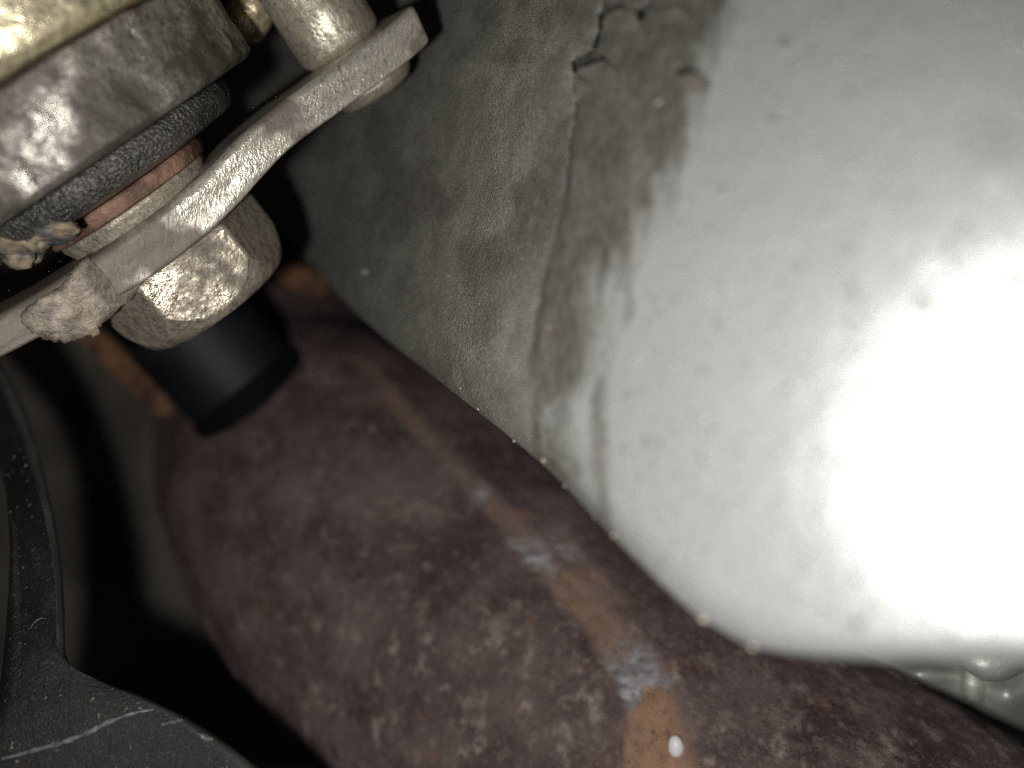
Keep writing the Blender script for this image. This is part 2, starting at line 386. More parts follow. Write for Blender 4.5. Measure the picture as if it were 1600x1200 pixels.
# streaks that run on below the band
def streak(pts, w, amp, seed):
    P = np.array(pts, float); x0 = np.interp(Vv, P[:, 1], P[:, 0]); ww = np.interp(Vv, P[:, 1], np.array(w, float))
    d = np.abs(U - x0 + 22 * (pnoise(30, 60, 3, seed) - 0.5)) / ww
    return amp * sstep(1.0, 0.15, d) * sstep(P[0, 1] - 25, P[0, 1] + 10, Vv) * sstep(P[-1, 1] + 25, P[-1, 1] - 30, Vv)
mud = np.maximum(mud, streak([(880, 560), (878, 640), (870, 740), (880, 800)], [26, 22, 20, 14], 0.75, 41))
mud = np.maximum(mud, streak([(940, 590), (932, 650), (940, 740), (948, 830)], [16, 20, 22, 18], 0.72, 42))
mud = np.maximum(mud, streak([(832, 600), (842, 700), (890, 780), (950, 840)], [10, 14, 16, 12], 0.7, 43))
mud = np.maximum(mud, streak([(985, 440), (990, 480), (978, 520)], [12, 16, 8], 0.5, 44))
for (sx, sy, rr, am) in [(1228, 72, 13, .55), (1338, 975, 22, .42), (1208, 190, 12, .35), (1440, 480, 20, .3), (1130, 300, 10, .35), (1555, 240, 60, .22), (1010, 690, 12, .3)]:
    mud = np.maximum(mud, am * sstep(1.2, 0.2, np.hypot((U - sx) / rr, (Vv - sy) / rr) + 0.6 * (pnoise(12, 12, 2, 51) - 0.5)))
# grime on the old coating: dark smudges, the dirty rolled edge and painted bracket shade
grime_shade = coat * 0.85 * sstep(0.44, 0.62, pnoise(75, 105, 5, 61)) * sstep(720, 300, Vv)
grime_shade = np.maximum(grime_shade, coat * 0.8 * sstep(50, 260, Lf) * (0.6 + 0.8 * (pnoise(30, 50, 4, 64) - 0.3)))  # far-left fade: shadow of the plate and stud put into the colour
grime_shade = np.maximum(grime_shade, 0.75 * sstep(0.35, 0.62, pnoise(40, 40, 4, 62)) * sstep(95, 10, S) * sstep(1010, 880, U) * sstep(480, 600, U))
grime_shade = np.maximum(grime_shade, 0.5 * sstep(40, 0, S) * sstep(1060, 960, U))
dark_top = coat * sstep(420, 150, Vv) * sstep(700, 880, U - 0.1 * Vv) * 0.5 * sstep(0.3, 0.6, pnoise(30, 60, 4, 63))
grime_shade = np.maximum(grime_shade, dark_top)
# lifted, cracked edge of the mud crust
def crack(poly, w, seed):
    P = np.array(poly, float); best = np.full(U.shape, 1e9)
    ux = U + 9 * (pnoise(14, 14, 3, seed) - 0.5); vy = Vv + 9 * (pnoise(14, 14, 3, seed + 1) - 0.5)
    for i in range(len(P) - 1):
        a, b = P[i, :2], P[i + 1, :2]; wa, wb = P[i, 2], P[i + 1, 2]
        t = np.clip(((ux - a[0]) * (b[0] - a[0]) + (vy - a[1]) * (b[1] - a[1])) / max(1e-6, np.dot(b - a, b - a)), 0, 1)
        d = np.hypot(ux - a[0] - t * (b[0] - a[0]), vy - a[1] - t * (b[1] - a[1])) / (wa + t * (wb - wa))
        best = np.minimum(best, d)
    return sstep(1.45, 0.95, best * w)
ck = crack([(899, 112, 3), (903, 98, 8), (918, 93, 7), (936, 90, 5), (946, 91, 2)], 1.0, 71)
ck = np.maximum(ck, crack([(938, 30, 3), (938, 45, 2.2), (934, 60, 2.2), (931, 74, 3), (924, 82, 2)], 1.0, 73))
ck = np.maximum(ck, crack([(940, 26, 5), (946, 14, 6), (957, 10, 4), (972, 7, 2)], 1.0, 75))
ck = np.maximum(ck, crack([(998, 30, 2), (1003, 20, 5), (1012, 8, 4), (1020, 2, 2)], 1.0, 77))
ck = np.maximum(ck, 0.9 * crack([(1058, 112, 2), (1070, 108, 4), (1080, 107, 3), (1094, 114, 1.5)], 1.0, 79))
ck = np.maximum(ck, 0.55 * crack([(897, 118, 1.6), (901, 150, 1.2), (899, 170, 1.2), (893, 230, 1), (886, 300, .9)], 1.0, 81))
# heights in mm (towards the lens)
hgt = 0.55 * mud * sstep(-2, 14, -Lf) * (0.7 + 0.6 * pnoise(22, 30, 4, 91)) * sstep(640, 480, Vv)
hgt += 0.25 * coat * (pnoise(26, 40, 5, 92) - 0.5) * 2.2
hgt += 0.30 * (pnoise(4.2, 4.2, 2, 93) - 0.5) * (0.15 + coat)
hgt += 1.1 * sstep(26, 0, np.hypot(U - 918, (Vv - 70))) * (Lf < 8)
hgt += 0.8 * (pnoise(55, 55, 3, 94) - 0.5) * sstep(0.05, 0.6, mud) * sstep(260, 120, Vv)
hgt -= 3.2 * ck
rp = panel_r(U, Vv)
rad = rp + ROLL * rp / FPX * 1.0 - hgt
edge_gr = sstep(30, 0, S) * (pnoise(9, 9, 2, 95) - 0.5)
rad -= 0.35 * edge_gr
VP = at_r(U, Vv, rad)
# the wall that returns behind the rolled edge
back = []
for k in range(1, 9):
    f = k / 8.0
    back.append(at_r(C[:, 0] + dirs[:, 0] * 30 * f, C[:, 1] + dirs[:, 1] * 30 * f, rad[0] + 60 * f))
VP = np.concatenate([np.stack(back[::-1]), VP], 0)
pad = lambda a: np.concatenate([np.repeat(a[:1], 8, 0), a], 0)
shell_root = empty('painted_shell', at(1300, 700, 80))
tag(shell_root, 'big rounded silver painted shell with a brown mud streak, beside the rusty pipe', 'metal shell')
link('shell', grid_mesh('shell', VP, masks=[pad(mud), pad(coat), pad(grime_shade), pad(ck)]), M['panel'], shell_root)

# crusts of mud that have lifted off beside the cracks
def surf(x, y, lift):
    x = np.asarray(x, float); y = np.asarray(y, float)
    return at_r(x, y, panel_r(x, y) - lift)
def crust(outline, lift, seed, lip):
    # lifted along its crack (the first points of the outline), sinking into the mud at the far side
    n = 110; O = spline(outline + [outline[0]], n + 1)[:-1]; c = O.mean(0)
    rng = np.random.RandomState(seed); O = O + rng.normal(0, 0.8, O.shape) + 13 * (np.stack([n2(O[:, 0], O[:, 1], 9, 9, 3, seed + 1), n2(O[:, 0], O[:, 1], 9, 9, 3, seed + 2)], -1) - 0.5)
    y0, y1 = O[:, 1].min(), O[:, 1].max(); V = []
    for f, h in [(1.0, -1.2), (1.0, 0.9), (0.93, 1.05), (0.8, 1.0), (0.6, 0.95), (0.4, 0.95), (0.2, 0.95), (0.04, 0.95)]:
        q = c + (O - c) * f
        up = sstep(y1 - 4, y0 + 5, q[:, 1])
        lf = (lift + lip) * up * (0.6 + 0.8 * n2(q[:, 0], q[:, 1], 11, 11, 4, seed)) - 0.15 + 0.45 * up
        V.append(surf(q[:, 0], q[:, 1], lf if h > 0 else lf * 0 - 0.6))
    return grid_mesh('mud_crust', np.stack(V), close_v=True, cap=True)
mudm = m_simple('dried_mud_crust', (0.066, 0.059, 0.051), (0.12, 0.107, 0.093), 260, 0.7, 0, 1000, 0.0005)
for k, (ol, li, lp) in enumerate([
        ([(904, 106), (925, 101), (944, 97), (962, 108), (968, 140), (950, 172), (922, 186), (904, 168), (899, 130)], 0.5, 0.6),
        ([(944, 30), (956, 18), (976, 12), (996, 26), (1000, 58), (976, 84), (948, 80), (940, 54)], 0.45, 0.5),
        ([(1004, 30), (1022, 14), (1052, 9), (1078, 18), (1070, 48), (1040, 64), (1012, 52)], 0.4, 0.4),
        ([(1060, 119), (1078, 114), (1098, 119), (1108, 140), (1092, 164), (1066, 158)], 0.3, 0.35)]):
    link('mud_crust', crust(ol, li, 200 + k, lp), mudm, shell_root)

# ------------------------------------------------------------------ rusty exhaust pipe
axis_px = [(420, 120, 300), (418, 260, 292), (416, 380, 284), (420, 470, 277), (428, 560, 268), (470, 690, 246), (566, 806, 203), (761, 990, 178), (950, 1165, 158), (1205, 1388, 137), (1490, 1640, 117)]
ax3 = np.array([at(np.array(p[0]), np.array(p[1]), p[2]) for p in axis_px])
NP, NT = 620, 300
path = spline(ax3, NP)
rad_p = np.interp(np.linspace(0, 10, NP), [0, 3.4, 4.2, 5, 6, 8, 10], [34, 34, 38, 43, 45, 45, 45]) / 1000.0
T = np.gradient(path, axis=0); T /= np.linalg.norm(T, axis=1, keepdims=True)
# smooth, twist-free frames
N0 = np.cross(T[0], [0, 1, 0]); N0 /= np.linalg.norm(N0); Ns = [N0]
for i in range(1, NP):
    v = Ns[-1] - T[i] * np.dot(Ns[-1], T[i]); Ns.append(v / np.linalg.norm(v))
Ns = np.array(Ns); Bs = np.cross(T, Ns)
th = np.linspace(0, 2 * math.pi, NT, endpoint=False)
dirp = Ns[:, None] * np.cos(th)[None, :, None] + Bs[:, None] * np.sin(th)[None, :, None]
PV = path[:, None] + dirp * rad_p[:, None, None]
px, py = project(PV)
facing = np.sum(dirp * (CAMP - PV), -1) > 0
PN = lambda sc, o, s: fbm(PV / sc, o, s)
wob = 64 * (fbm(PV / 0.013, 5, 301) - 0.5) + 46 * (fbm(PV / 0.0035, 4, 308) - 0.5)
sx = np.interp(py, [540, 590, 680, 760, 830, 880, 950, 1000, 1090, 1200, 1300], [556, 590, 660, 742, 808, 850, 925, 966, 1010, 1035, 1062])
sw = np.interp(py, [540, 590, 680, 760, 830, 880, 950, 1000, 1090, 1200, 1300], [10, 14, 16, 20, 24, 30, 40, 42, 46, 58, 66])
dd = (px - sx + wob * 0.55)
strip = sstep(np.where(dd > 0, 1.5, np.interp(py, [950, 1040], [1.45, 1.1])), np.where(dd > 0, 0.4, np.interp(py, [950, 1040], [0.5, 0.92])), np.abs(dd) / sw) * facing * (py > 560) * (py < 1330)
strip *= np.interp(py, [560, 640, 760, 860, 990], [0.4, 0.5, 0.8, 0.95, 1])
branch = sstep(1.15, 0.7, np.hypot((px - 925) / 62, (py - 928 - 0.2 * (px - 925)) / 20) + 0.5 * (PN(0.006, 3, 302) - 0.5)) * facing
strip2 = sstep(1.2, 0.6, np.abs(px - np.interp(py, [830, 920], [865, 945]) + wob * 0.4) / 20) * sstep(820, 840, py) * sstep(930, 905, py) * facing * 0.6
stripA = np.maximum(strip, np.maximum(branch * 0.85, strip2))
yw = py + wob * 1.0 + 60 * (PN(0.0055, 4, 307) - 0.5) + 0.22 * (px - sx)
bare = np.maximum.reduce([sstep(735, 765, yw) * sstep(800, 780, yw) * 0.8, sstep(825, 850, yw) * sstep(912, 888, yw), sstep(992, 1016, yw) * sstep(1094, 1082, yw), 0.0 * yw])
orange = np.maximum.reduce([sstep(900, 925, yw) * sstep(1010, 985, yw), sstep(1076, 1096, yw), sstep(700, 600, yw) * 0.9, sstep(790, 800, yw) * sstep(835, 815, yw) * 0.5])
orange = np.where(branch > strip, 0.25, orange); bare = np.where((branch > 0.3) & (strip < 0.3), 0.0, bare)
bare = bare * sstep(0.36, 0.58, PN(0.0045, 5, 303) + 0.06); orange = orange * (0.35 + 0.65 * sstep(0.35, 0.6, PN(0.008, 4, 304)))
dust = 0.0 * px
for (cx, cy, rx, ry, am) in [(630, 852, 34, 9, .55), (800, 945, 18, 6, .7), (920, 1138, 14, 9, .7), (395, 690, 34, 26, .3), (500, 578, 34, 24, .6), (850, 1065, 26, 10, .4), (650, 800, 110, 22, .28), (1400, 1085, 150, 40, .3), (1220, 1120, 60, 20, .25), (1300, 1180, 130, 20, .35), (455, 905, 60, 20, .12)]:
    dust = np.maximum(dust, am * sstep(1.3, 0.2, np.hypot((px - cx) / rx, (py - cy) / ry) + 1.1 * (PN(0.004, 3, 305) - 0.5)) * facing)
dust = np.maximum(dust, 0.6 * sstep(0.58, 0.70, PN(0.0026, 4, 306)) * sstep(820, 1050, py))
hp = 1.5 * (PN(0.022, 4, 311) - 0.5) + 0.9 * (PN(0.0045, 4, 312) - 0.5) + 0.45 * (PN(0.0014, 3, 313) - 0.5)
hp -= 0.95 * stripA
PV2 = PV + dirp * (hp / 1000.0)[..., None]
pipe_root = empty('exhaust_pipe', path[NP // 2])
tag(pipe_root, 'thick dark rust brown exhaust pipe with an orange and bare flaked strip', 'exhaust pipe')
link('tube', grid_mesh('tube', PV2, close_v=True, masks=[stripA, bare, orange, dust]), M['pipe'], pipe_root)
# two bolted flange rings at the far bend
def ring_on(i, r_in, r_out, half, name, mat, tilt=0.0):
    c = path[i]; t = T[i]; n = Ns[i]; b = Bs[i]
    prof = [(r_in, -half), (r_out - 1, -half), (r_out, -half + 1), (r_out, half - 1), (r_out - 1, half), (r_in, half)]
    a = np.linspace(0, 2 * math.pi, 72, endpoint=False)
    V = np.stack([c + (n * np.cos(a)[:, None] + b * np.sin(a)[:, None]) * (r / 1000.0) + t * (h / 1000.0) for r, h in prof])
    return link(name, grid_mesh(name, V, close_v=True), mat, pipe_root)
i_f = int(NP * 0.335)
ring_on(i_f - 20, 33, 41, 5.5, 'flange', M['dark_rust'])
ring_on(i_f + 8, 35, 41.5, 5.0, 'flange', M['dark_rust'])

def nearest(P, PX, PY, x, y, ok=None):
    d = (PX - x) ** 2 + (PY - y) ** 2
    if ok is not None: d = np.where(ok, d, 1e12)
    return P[np.unravel_index(np.argmin(d), d.shape)]
tag(blob('bead', nearest(PV2, px, py, 1054, 1163, facing), 0.0014, M['bead'], None, 3, (0.85, 0.85, 1.2), 0.1), 'tiny shiny white bead stuck on the orange strip of the rusty pipe', 'bead')

# ------------------------------------------------------------------ bush stack, plate, bolt, stud
F = Frame(305, 430, 108, (0.83, -0.56), (0.56, 0.83), -240.0)
def lathe(name, prof, mat, parent, b0=0.0, n=120, wob=None, frame=F, cap=False, c0=0.0, fitted=True, fc=None):
    """prof = list of (radius, a); revolved about the bolt axis"""
    a = np.linspace(0, 2 * math.pi, n, endpoint=False); V = []
    if fitted:
        bm_ = float(frame.fit(b0, np.mean([h for r, h in prof if h > -300] or [h for r, h in prof]), c0)[0]) if b0 else 0.0
        prof = [(r, float(frame.fit(b0, h, c0 + (fc if fc else r))[1])) for r, h in prof]; b0 = bm_
    for r, h in prof:
        rr = r + (wob(a, h) if wob else 0)
        V.append(frame.P(b0 + rr * np.cos(a), h + 0 * a, c0 + rr * np.sin(a)))
    return link(name, grid_mesh(name, np.stack(V), close_v=True, cap=cap), mat, parent)
def soften(prof, r, n=4):      # round every inner corner of a profile
    P = np.array(prof, float); out = [P[0]]
    for i in range(1, len(P) - 1):
        a = P[i - 1] - P[i]; b = P[i + 1] - P[i]; la, lb = np.linalg.norm(a), np.linalg.norm(b)
        k = min(r, la * .45, lb * .45); p0 = P[i] + a / la * k; p1 = P[i] + b / lb * k
        for t in np.linspace(0, 1, n + 1): out.append((1 - t) ** 2 * p0 + 2 * t * (1 - t) * P[i] + t * t * p1)
    out.append(P[-1]); return [tuple(p) for p in out]
def dense(prof, step):
    out = []
    for (r0, h0), (r1, h1) in zip(prof[:-1], prof[1:]):
        n = max(1, int(math.hypot(r1 - r0, h1 - h0) / step))
        for k in range(n): out.append((r0 + (r1 - r0) * k / n, h0 + (h1 - h0) * k / n))
    out.append(prof[-1]); return out

bush = empty('rubber_bush', F.P(0, -300, 0))
tag(bush, 'grey metal sleeved rubber bush with a rust red inner rim, above the curved plate', 'bush')
def wobs(amp, sc, seed): return lambda a, h: amp * 2 * (fbm(np.stack([np.cos(a) * sc, np.sin(a) * sc, a * 0 + h / 40.0], -1), 4, seed) - 0.5)
lathe('sleeve', dense(soften([(150, -414), (292, -413), (300, -406), (300, -330), (296, -246), (286, -236), (190, -232)], 4), 6), M['sleeve'], bush, n=220, wob=lambda a, h: wobs(2.5, 5, 401)(a, h) + wobs(7, 20, 406)(a, h), fc=290)
lathe('rubber', dense(soften([(190, -234), (232, -233), (234, -205), (222, -180), (160, -171), (100, -170)], 6), 5), M['rubber'], bush, n=220, wob=lambda a, h: wobs(4, 7, 402)(a, h) + wobs(5, 24, 407)(a, h), fc=225)
lathe('rust_ring', dense(soften([(110, -174), (143, -173), (146, -166), (141, -146), (120, -143), (60, -143)], 2.5), 4), M['rust_red'], bush, n=160, wob=lambda a, h: wobs(3, 8, 403)(a, h) + wobs(2.5, 26, 408)(a, h), fc=135)
lathe('inner_sleeve', dense(soften([(100, -146), (133, -145), (134, -138), (126, -116), (110, -112), (20, -111)], 2.5), 4), M['plated'], bush, n=160, wob=wobs(3, 8, 409), fc=122)
# torn sealant at the lower left of the rubber
for k, (lb, la, lc, rr_, sq) in enumerate([(-178, -196, 150, 3.0, (1.25, 0.8, 0.75)), (-206, -184, 118, 2.6, (1.0, 0.8, 0.9)), (-140, -190, 188, 2.0, (1.3, 0.7, 0.6))]):
    fb, fa = F.fit(lb, la, lc)
    blob('torn_lip', F.P(fb, fa, lc), rr_ / 1000.0, M['sealant'], bush, 60 + k, sq, 0.75, 4)
hous = empty('bush_housing', F.P(0, -600, 0))
tag(hous, 'bright yellow zinc plated housing collar over the grey bush sleeve', 'housing')
lathe('collar', dense(soften([(120, -424), (308, -424), (322, -440), (328, -520), (330, -700), (330, -900)], 10), 8), M['gold'], hous, n=200, wob=wobs(5, 4, 405), fc=318)
lathe('hub', [(60, -900), (60, -424), (60, -412)], M['sleeve'], hous, n=40)

# curved plate, seen on its edge: outline in (b, a), swept back from the lens
top_l = [(-520, -190), (-420, -150), (-330, -122), (-258, -112), (-180, -108), (-60, -108), (40, -112), (115, -122), (180, -135), (257, -143), (322, -145), (404, -147), (470, -149), (510, -154), (526, -150)]
bot_l = [(-520, -130), (-420, -98), (-330, -70), (-258, -60), (-180, -48), (-60, -40), (40, -46), (115, -58), (170, -72), (233, -85), (318, -89), (404, -92), (470, -96), (505, -102), (522, -116)]
tl = spline([(b_, a_ - 7) for b_, a_ in top_l], 260); bl = spline([(b_, a_ + 4) for b_, a_ in bot_l], 260)
tl = np.stack(F.fit(tl[:, 0], tl[:, 1], tl[:, 0] * 0 + 130), -1); bl = np.stack(F.fit(bl[:, 0], bl[:, 1], bl[:, 0] * 0 + 145), -1)
def plate_section(i):
    (b0, a0), (b1, a1) = tl[i], bl[i]
    hw = 148 if True else 0
    tip = np.clip((i - 238) / 21.0, 0, 1); hw = hw * math.sqrt(max(0.02, 1 - tip ** 2)) if i > 238 else hw
    pts = []
    R = 15.0; R2 = 5.0
    th_ = max(8.0, a1 - a0); R = min(R, th_ * .45); R2 = min(R2, th_ * .3)
    def pt(f, c): pts.append((b0 + (b1 - b0) * f, a0 + (a1 - a0) * f, c))
    for k in range(8):
        p = math.pi / 2 * k / 7; pt(R * (1 - math.sin(p)) / th_ * 1.0, hw - R * (1 - math.cos(p))) if False else None
    # front edge from the top corner round to the bottom corner
    for p in np.linspace(math.pi / 2, 0, 8): pt((R - R * math.sin(p)) / th_, hw - R + R * math.cos(p))
    for f in np.linspace(R / th_, 1 - R2 / th_, 12)[1:-1]: pt(f, hw + 0.8 * math.sin(f * 9 + i * .05))
    for p in np.linspace(0, math.pi / 2, 6): pt(1 - (R2 - R2 * math.sin(p)) / th_, hw - R2 + R2 * math.cos(p))
    pt(1, 0); pt(1, -hw); pt(0, -hw); pt(0, 0)
    return np.array(pts)
secs = np.stack([plate_section(i) for i in range(260)])
secs[..., 2] += 3.0 * (fbm(np.stack([secs[..., 0] / 30, secs[..., 1] / 9, secs[..., 2] * 0], -1), 4, 410) - 0.5) * (secs[..., 2] > 60)
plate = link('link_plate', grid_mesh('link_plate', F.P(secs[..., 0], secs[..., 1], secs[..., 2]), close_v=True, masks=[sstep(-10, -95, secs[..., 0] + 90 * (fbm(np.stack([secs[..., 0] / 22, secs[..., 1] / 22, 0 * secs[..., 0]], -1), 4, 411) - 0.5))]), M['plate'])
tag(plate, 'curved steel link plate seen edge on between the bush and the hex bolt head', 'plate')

# hex bolt head
bolt = empty('hex_bolt', F.P(0, -30, 0))
tag(bolt, 'large forged hex bolt head with sparkling pitted facets, under the curved plate', 'bolt')
na = 240; ang = np.linspace(0, 2 * math.pi, na, endpoint=False)
apo = 139.0
def hexr(a): return apo / np.cos((a - math.pi / 6 * 0 + math.pi / 6) % (math.pi / 3) - math.pi / 6)
# corners at 0, 60 ... degrees from b, so that one flat looks at the lens
hx = apo / np.cos(((ang) % (math.pi / 3)) - math.pi / 6)
hx = np.minimum(hx, 159.8)
def ftop(r): return 80 - 0.03 * np.maximum(0, r - 60) - 0.040 * np.maximum(0, r - 124) ** 2
rows_b = []
etop = ftop(hx)
nz = 44
pit = lambda b_, a_, c_: 1.7 * (fbm(np.stack([b_ / 15, a_ / 15, c_ / 15], -1), 4, 420) - 0.5)
for k in range(nz + 1):
    f = k / nz; a_ = -44 + (etop + 44) * f
    r_ = hx - 4 * max(0, 1 - f * 9) - 4.0 * max(0, (f - 0.93) / 0.07) ** 2
    rows_b.append((r_, a_))
for f in np.linspace(0.96, 0.02, 26):
    r_ = hx * f; rows_b.append((r_, ftop(r_) - 0.6))
rows_b = [(r_, F.fit(0 * ang, a_ + 0 * ang, 0 * ang + 110)[1]) for r_, a_ in rows_b]
BV = np.stack([np.stack([r_ * np.cos(ang), a_ + 0 * ang, r_ * np.sin(ang)], -1) for r_, a_ in rows_b])
nn = BV[..., [0, 2]]; nl = np.linalg.norm(nn, axis=-1, keepdims=True)
pp = pit(BV[..., 0], BV[..., 1], BV[..., 2])
BV[..., 0] += nn[..., 0] / nl[..., 0] * pp; BV[..., 2] += nn[..., 1] / nl[..., 0] * pp
link('head', grid_mesh('head', F.P(BV[..., 0], BV[..., 1], BV[..., 2]), close_v=True, cap=True), M['bolt'], bolt)
lathe('shank', [(70, -110), (70, -43)], M['bolt'], bolt, n=48)

# dirt caked lock tab folded over the plate edge beside the bolt
ol = spline([(-58, -62), (-64, -40), (-76, -28), (-160, -18), (-178, -6), (-196, -16), (-214, -20), (-232, -30), (-250, -46), (-259, -62), (-266, -98), (-236, -106), (-190, -104), (-164, -110), (-146, -116), (-128, -118), (-116, -108), (-90, -92), (-70, -80), (-58, -62)], 150)[:-1]
rng = np.random.RandomState(5); ol = ol + rng.normal(0, 1.4, ol.shape); cen = ol.mean(0)
ol_s = [ol]
for k in range(3):
    o2 = ol_s[-1]
    for j in range(6): o2 = (o2 + np.roll(o2, 1, 0) + np.roll(o2, -1, 0)) / 3
    ol_s.append(o2)
tabV = []
for f, c in [(0.6, 60), (1.0, 128), (1.0, 147), (0.985, 150), (0.95, 152), (0.86, 154), (0.74, 155), (0.62, 155.5), (0.5, 156), (0.36, 156), (0.2, 156), (0.04, 156)]:
    q = cen + (ol_s[min(3, int((1 - f) * 12))] - cen) * f
    cc = c + (1.7 * (fbm(np.stack([q[:, 0] / 26, q[:, 1] / 26, q[:, 0] * 0], -1), 3, 430) - 0.5) * 2 if c > 140 else 0)
    if c > 140: cc = cc - 16 * sstep(-150, -78, q[:, 0])
    qb, qa = F.fit(q[:, 0], q[:, 1], 0 * q[:, 0] + 150)
    tabV.append(F.P(qb, qa, cc + 0 * q[:, 0]))
tab = link('lock_tab', grid_mesh('lock_tab', np.stack(tabV), close_v=True, cap=True), M['dirt'])
tag(tab, 'ragged dirt caked lock tab folded over the plate beside the hex bolt head', 'lock tab')

# stud with its post above and its button head below the plate
stud = empty('stud', F.P(392, -120, 0))
tag(stud, 'round plated stud standing through the far end of the curved plate', 'stud')
lathe('post', dense(soften([(10, -156), (66, -156), (76, -168), (77, -240), (78, -420), (78, -640)], 6), 7), M['plated'], stud, b0=391, n=140, wob=wobs(2, 5, 440), fc=76)
lathe('button_head', dense(soften([(60, -98), (77, -94), (78, -84), (66, -68), (40, -62), (6, -61)], 6), 4), M['plated'], stud, b0=397, n=120, wob=wobs(1.5, 5, 441), fc=76)
lathe('shank', [(40, -160), (40, -85)], M['plated'], stud, b0=394, n=40, fc=76)

# yellow strut behind the bush
def tube_px(name, pts, mat, parent=None, n=60, m=40, rough=0.08, seed=0, cap=True):
    """pts: (x, y, depth mm, radius px)"""
    Q = np.array([[*at(np.array(p[0]), np.array(p[1]), p[2]), p[3] * p[2] / FPX / 1000.0] for p in pts]); S_ = spline(Q, n)
    c = S_[:, :3]; r = np.maximum(S_[:, 3], 1e-4); t = np.gradient(c, axis=0); t /= np.linalg.norm(t, axis=1, keepdims=True)
    n0 = np.cross(t, [0.2, 1, 0.1]); n0 /= np.linalg.norm(n0, axis=1, keepdims=True); b0 = np.cross(t, n0)
    a = np.linspace(0, 2 * math.pi, m, endpoint=False)
    dr = n0[:, None] * np.cos(a)[None, :, None] + b0[:, None] * np.sin(a)[None, :, None]
    V = c[:, None] + dr * r[:, None, None]
    k = 1 + rough * 2 * (fbm(V / (0.35 * r.max()), 3, seed) - 0.5)
    V = c[:, None] + dr * (r[:, None] * k)[..., None]
    return link(name, grid_mesh(name, V, close_v=True, cap=cap), mat, parent)
strut = tube_px('strut', [(470, -150, 122, 34), (430, -60, 122, 34), (402, 0, 122, 34), (386, 32, 122, 33), (376, 50, 122, 27), (371, 60, 122, 14)], M['gold'], seed=7)
tag(strut, 'short yellow plated strut end peeping out between the bush and the round stud', 'strut')

# ------------------------------------------------------------------ dark cap and rusty rod in front of the pipe bend
cap_o = empty('sensor_cap', at(np.array(355), np.array(584), 186))
tag(cap_o, 'dark blue black plastic cap with an added black shade piece, in front of the pipe bend', 'cap')
FC = Frame(364, 584, 186, (0.78, -0.62), (0.62, 0.78), 0.0)
lathe('cap', dense(soften([(6, 70), (60, 66), (92, 40), (97, 0), (97, -70), (97, -120), (20, -125)], 16), 10), M['blue_cap'], cap_o, n=72, frame=FC, fitted=False)
lathe('cap_shade', dense(soften([(8, 122), (50, 114), (84, 92), (100, 60), (102, 30), (97, 22), (60, 22)], 16), 6), M['shade_black'], cap_o, n=72, frame=FC, fitted=False)  # added black piece standing for the shadow along the cap's lower edge
rod = empty('rusty_rod', at(np.array(200), np.array(570), 215))
tag(rod, 'thin orange rusty rod with a knobbed end beside the dark plastic cap', 'rod')
tube_px('rod', [(60, 420, 230, 16), (120, 500, 224, 17), (170, 550, 218, 18), (215, 594, 212, 18), (245, 622, 208, 18)], M['rust'], rod, seed=8)
tube_px('knob', [(226, 592, 209, 6), (238, 604, 208, 22), (249, 622, 207, 26), (258, 640, 206, 20), (262, 648, 206, 5)], M['rust'], rod, seed=9)
hook = tube_px('hanger_hook', [(360, 370, 236, 18), (420, 412, 234, 19), (470, 436, 232, 19), (500, 446, 231, 15), (512, 449, 231, 4)], M['rust'], seed=10)
tag(hook, 'short orange rusty hanger hook behind the hex bolt, by the pipe flange', 'hook')

# ------------------------------------------------------------------ black arm in the lower left corner
arm = empty('suspension_arm', at(np.array(60), np.array(1150), 95))
tag(arm, 'black painted forked suspension arm with pale scratches in front of the dark floor pan', 'suspension arm')
outl = [(-60, 470), (-25, 535), (8, 580), (38, 640), (62, 715), (80, 790), (92, 860), (99, 930), (101, 990), (103, 1022), (112, 1042), (135, 1056), (180, 1074), (230, 1092), (280, 1116), (330, 1146), (380, 1182), (430, 1226), (470, 1270), (500, 1320)]
left = [(-150, 500), (-110, 560), (-70, 620), (-20, 690), (6, 750), (14, 820), (15, 900), (10, 980), (4, 1040), (-6, 1100), (-30, 1180), (-60, 1260), (-80, 1320)]
def arm_depth(x, y): return np.interp(y, [450, 600, 800, 1000, 1100, 1320], [150, 132, 112, 100, 96, 90]) + 0.004 * np.maximum(0, x - 150)
NA = 240
ro = spline(outl, NA); lo_ = spline(left, NA)
cols = []
bev = 26.0
def arm_col(f, inset):
    return None
V_arm = []
# across: back wall, rounded left corner, face, rounded right corner, back wall
wv = np.maximum(30.0, np.linalg.norm(ro - lo_, axis=1)); un = (ro - lo_) / wv[:, None]
bR = np.minimum(bev, wv * 0.35)
def put(offs_from_right, dback): V_arm.append(at(ro[:, 0] - un[:, 0] * offs_from_right, ro[:, 1] - un[:, 1] * offs_from_right, arm_depth(ro[:, 0], ro[:, 1]) + dback))
def put_l(offs, dback):
    x = lo_[:, 0] + un[:, 0] * offs; y = lo_[:, 1] + un[:, 1] * offs; V_arm.append(at(x, y, arm_depth(lo_[:, 0], lo_[:, 1]) + dback))
put(0, 9); put(0, 7); put(0, 5)
for p in np.linspace(0, math.pi / 2, 9): put(bR * (1 - math.cos(p)), 2.6 * (1 - math.sin(p)))
for f in np.linspace(0, 1, 60)[1:-1]:
    s0 = bR; s1 = wv - bR; V_arm.append(at(ro[:, 0] - un[:, 0] * (s0 + (s1 - s0) * f), ro[:, 1] - un[:, 1] * (s0 + (s1 - s0) * f),
        (arm_depth(ro[:, 0], ro[:, 1]) * (1 - f) + arm_depth(lo_[:, 0], lo_[:, 1]) * f) - 0.9 * math.sin(f * math.pi) * np.clip(wv / 300, 0, 1)))
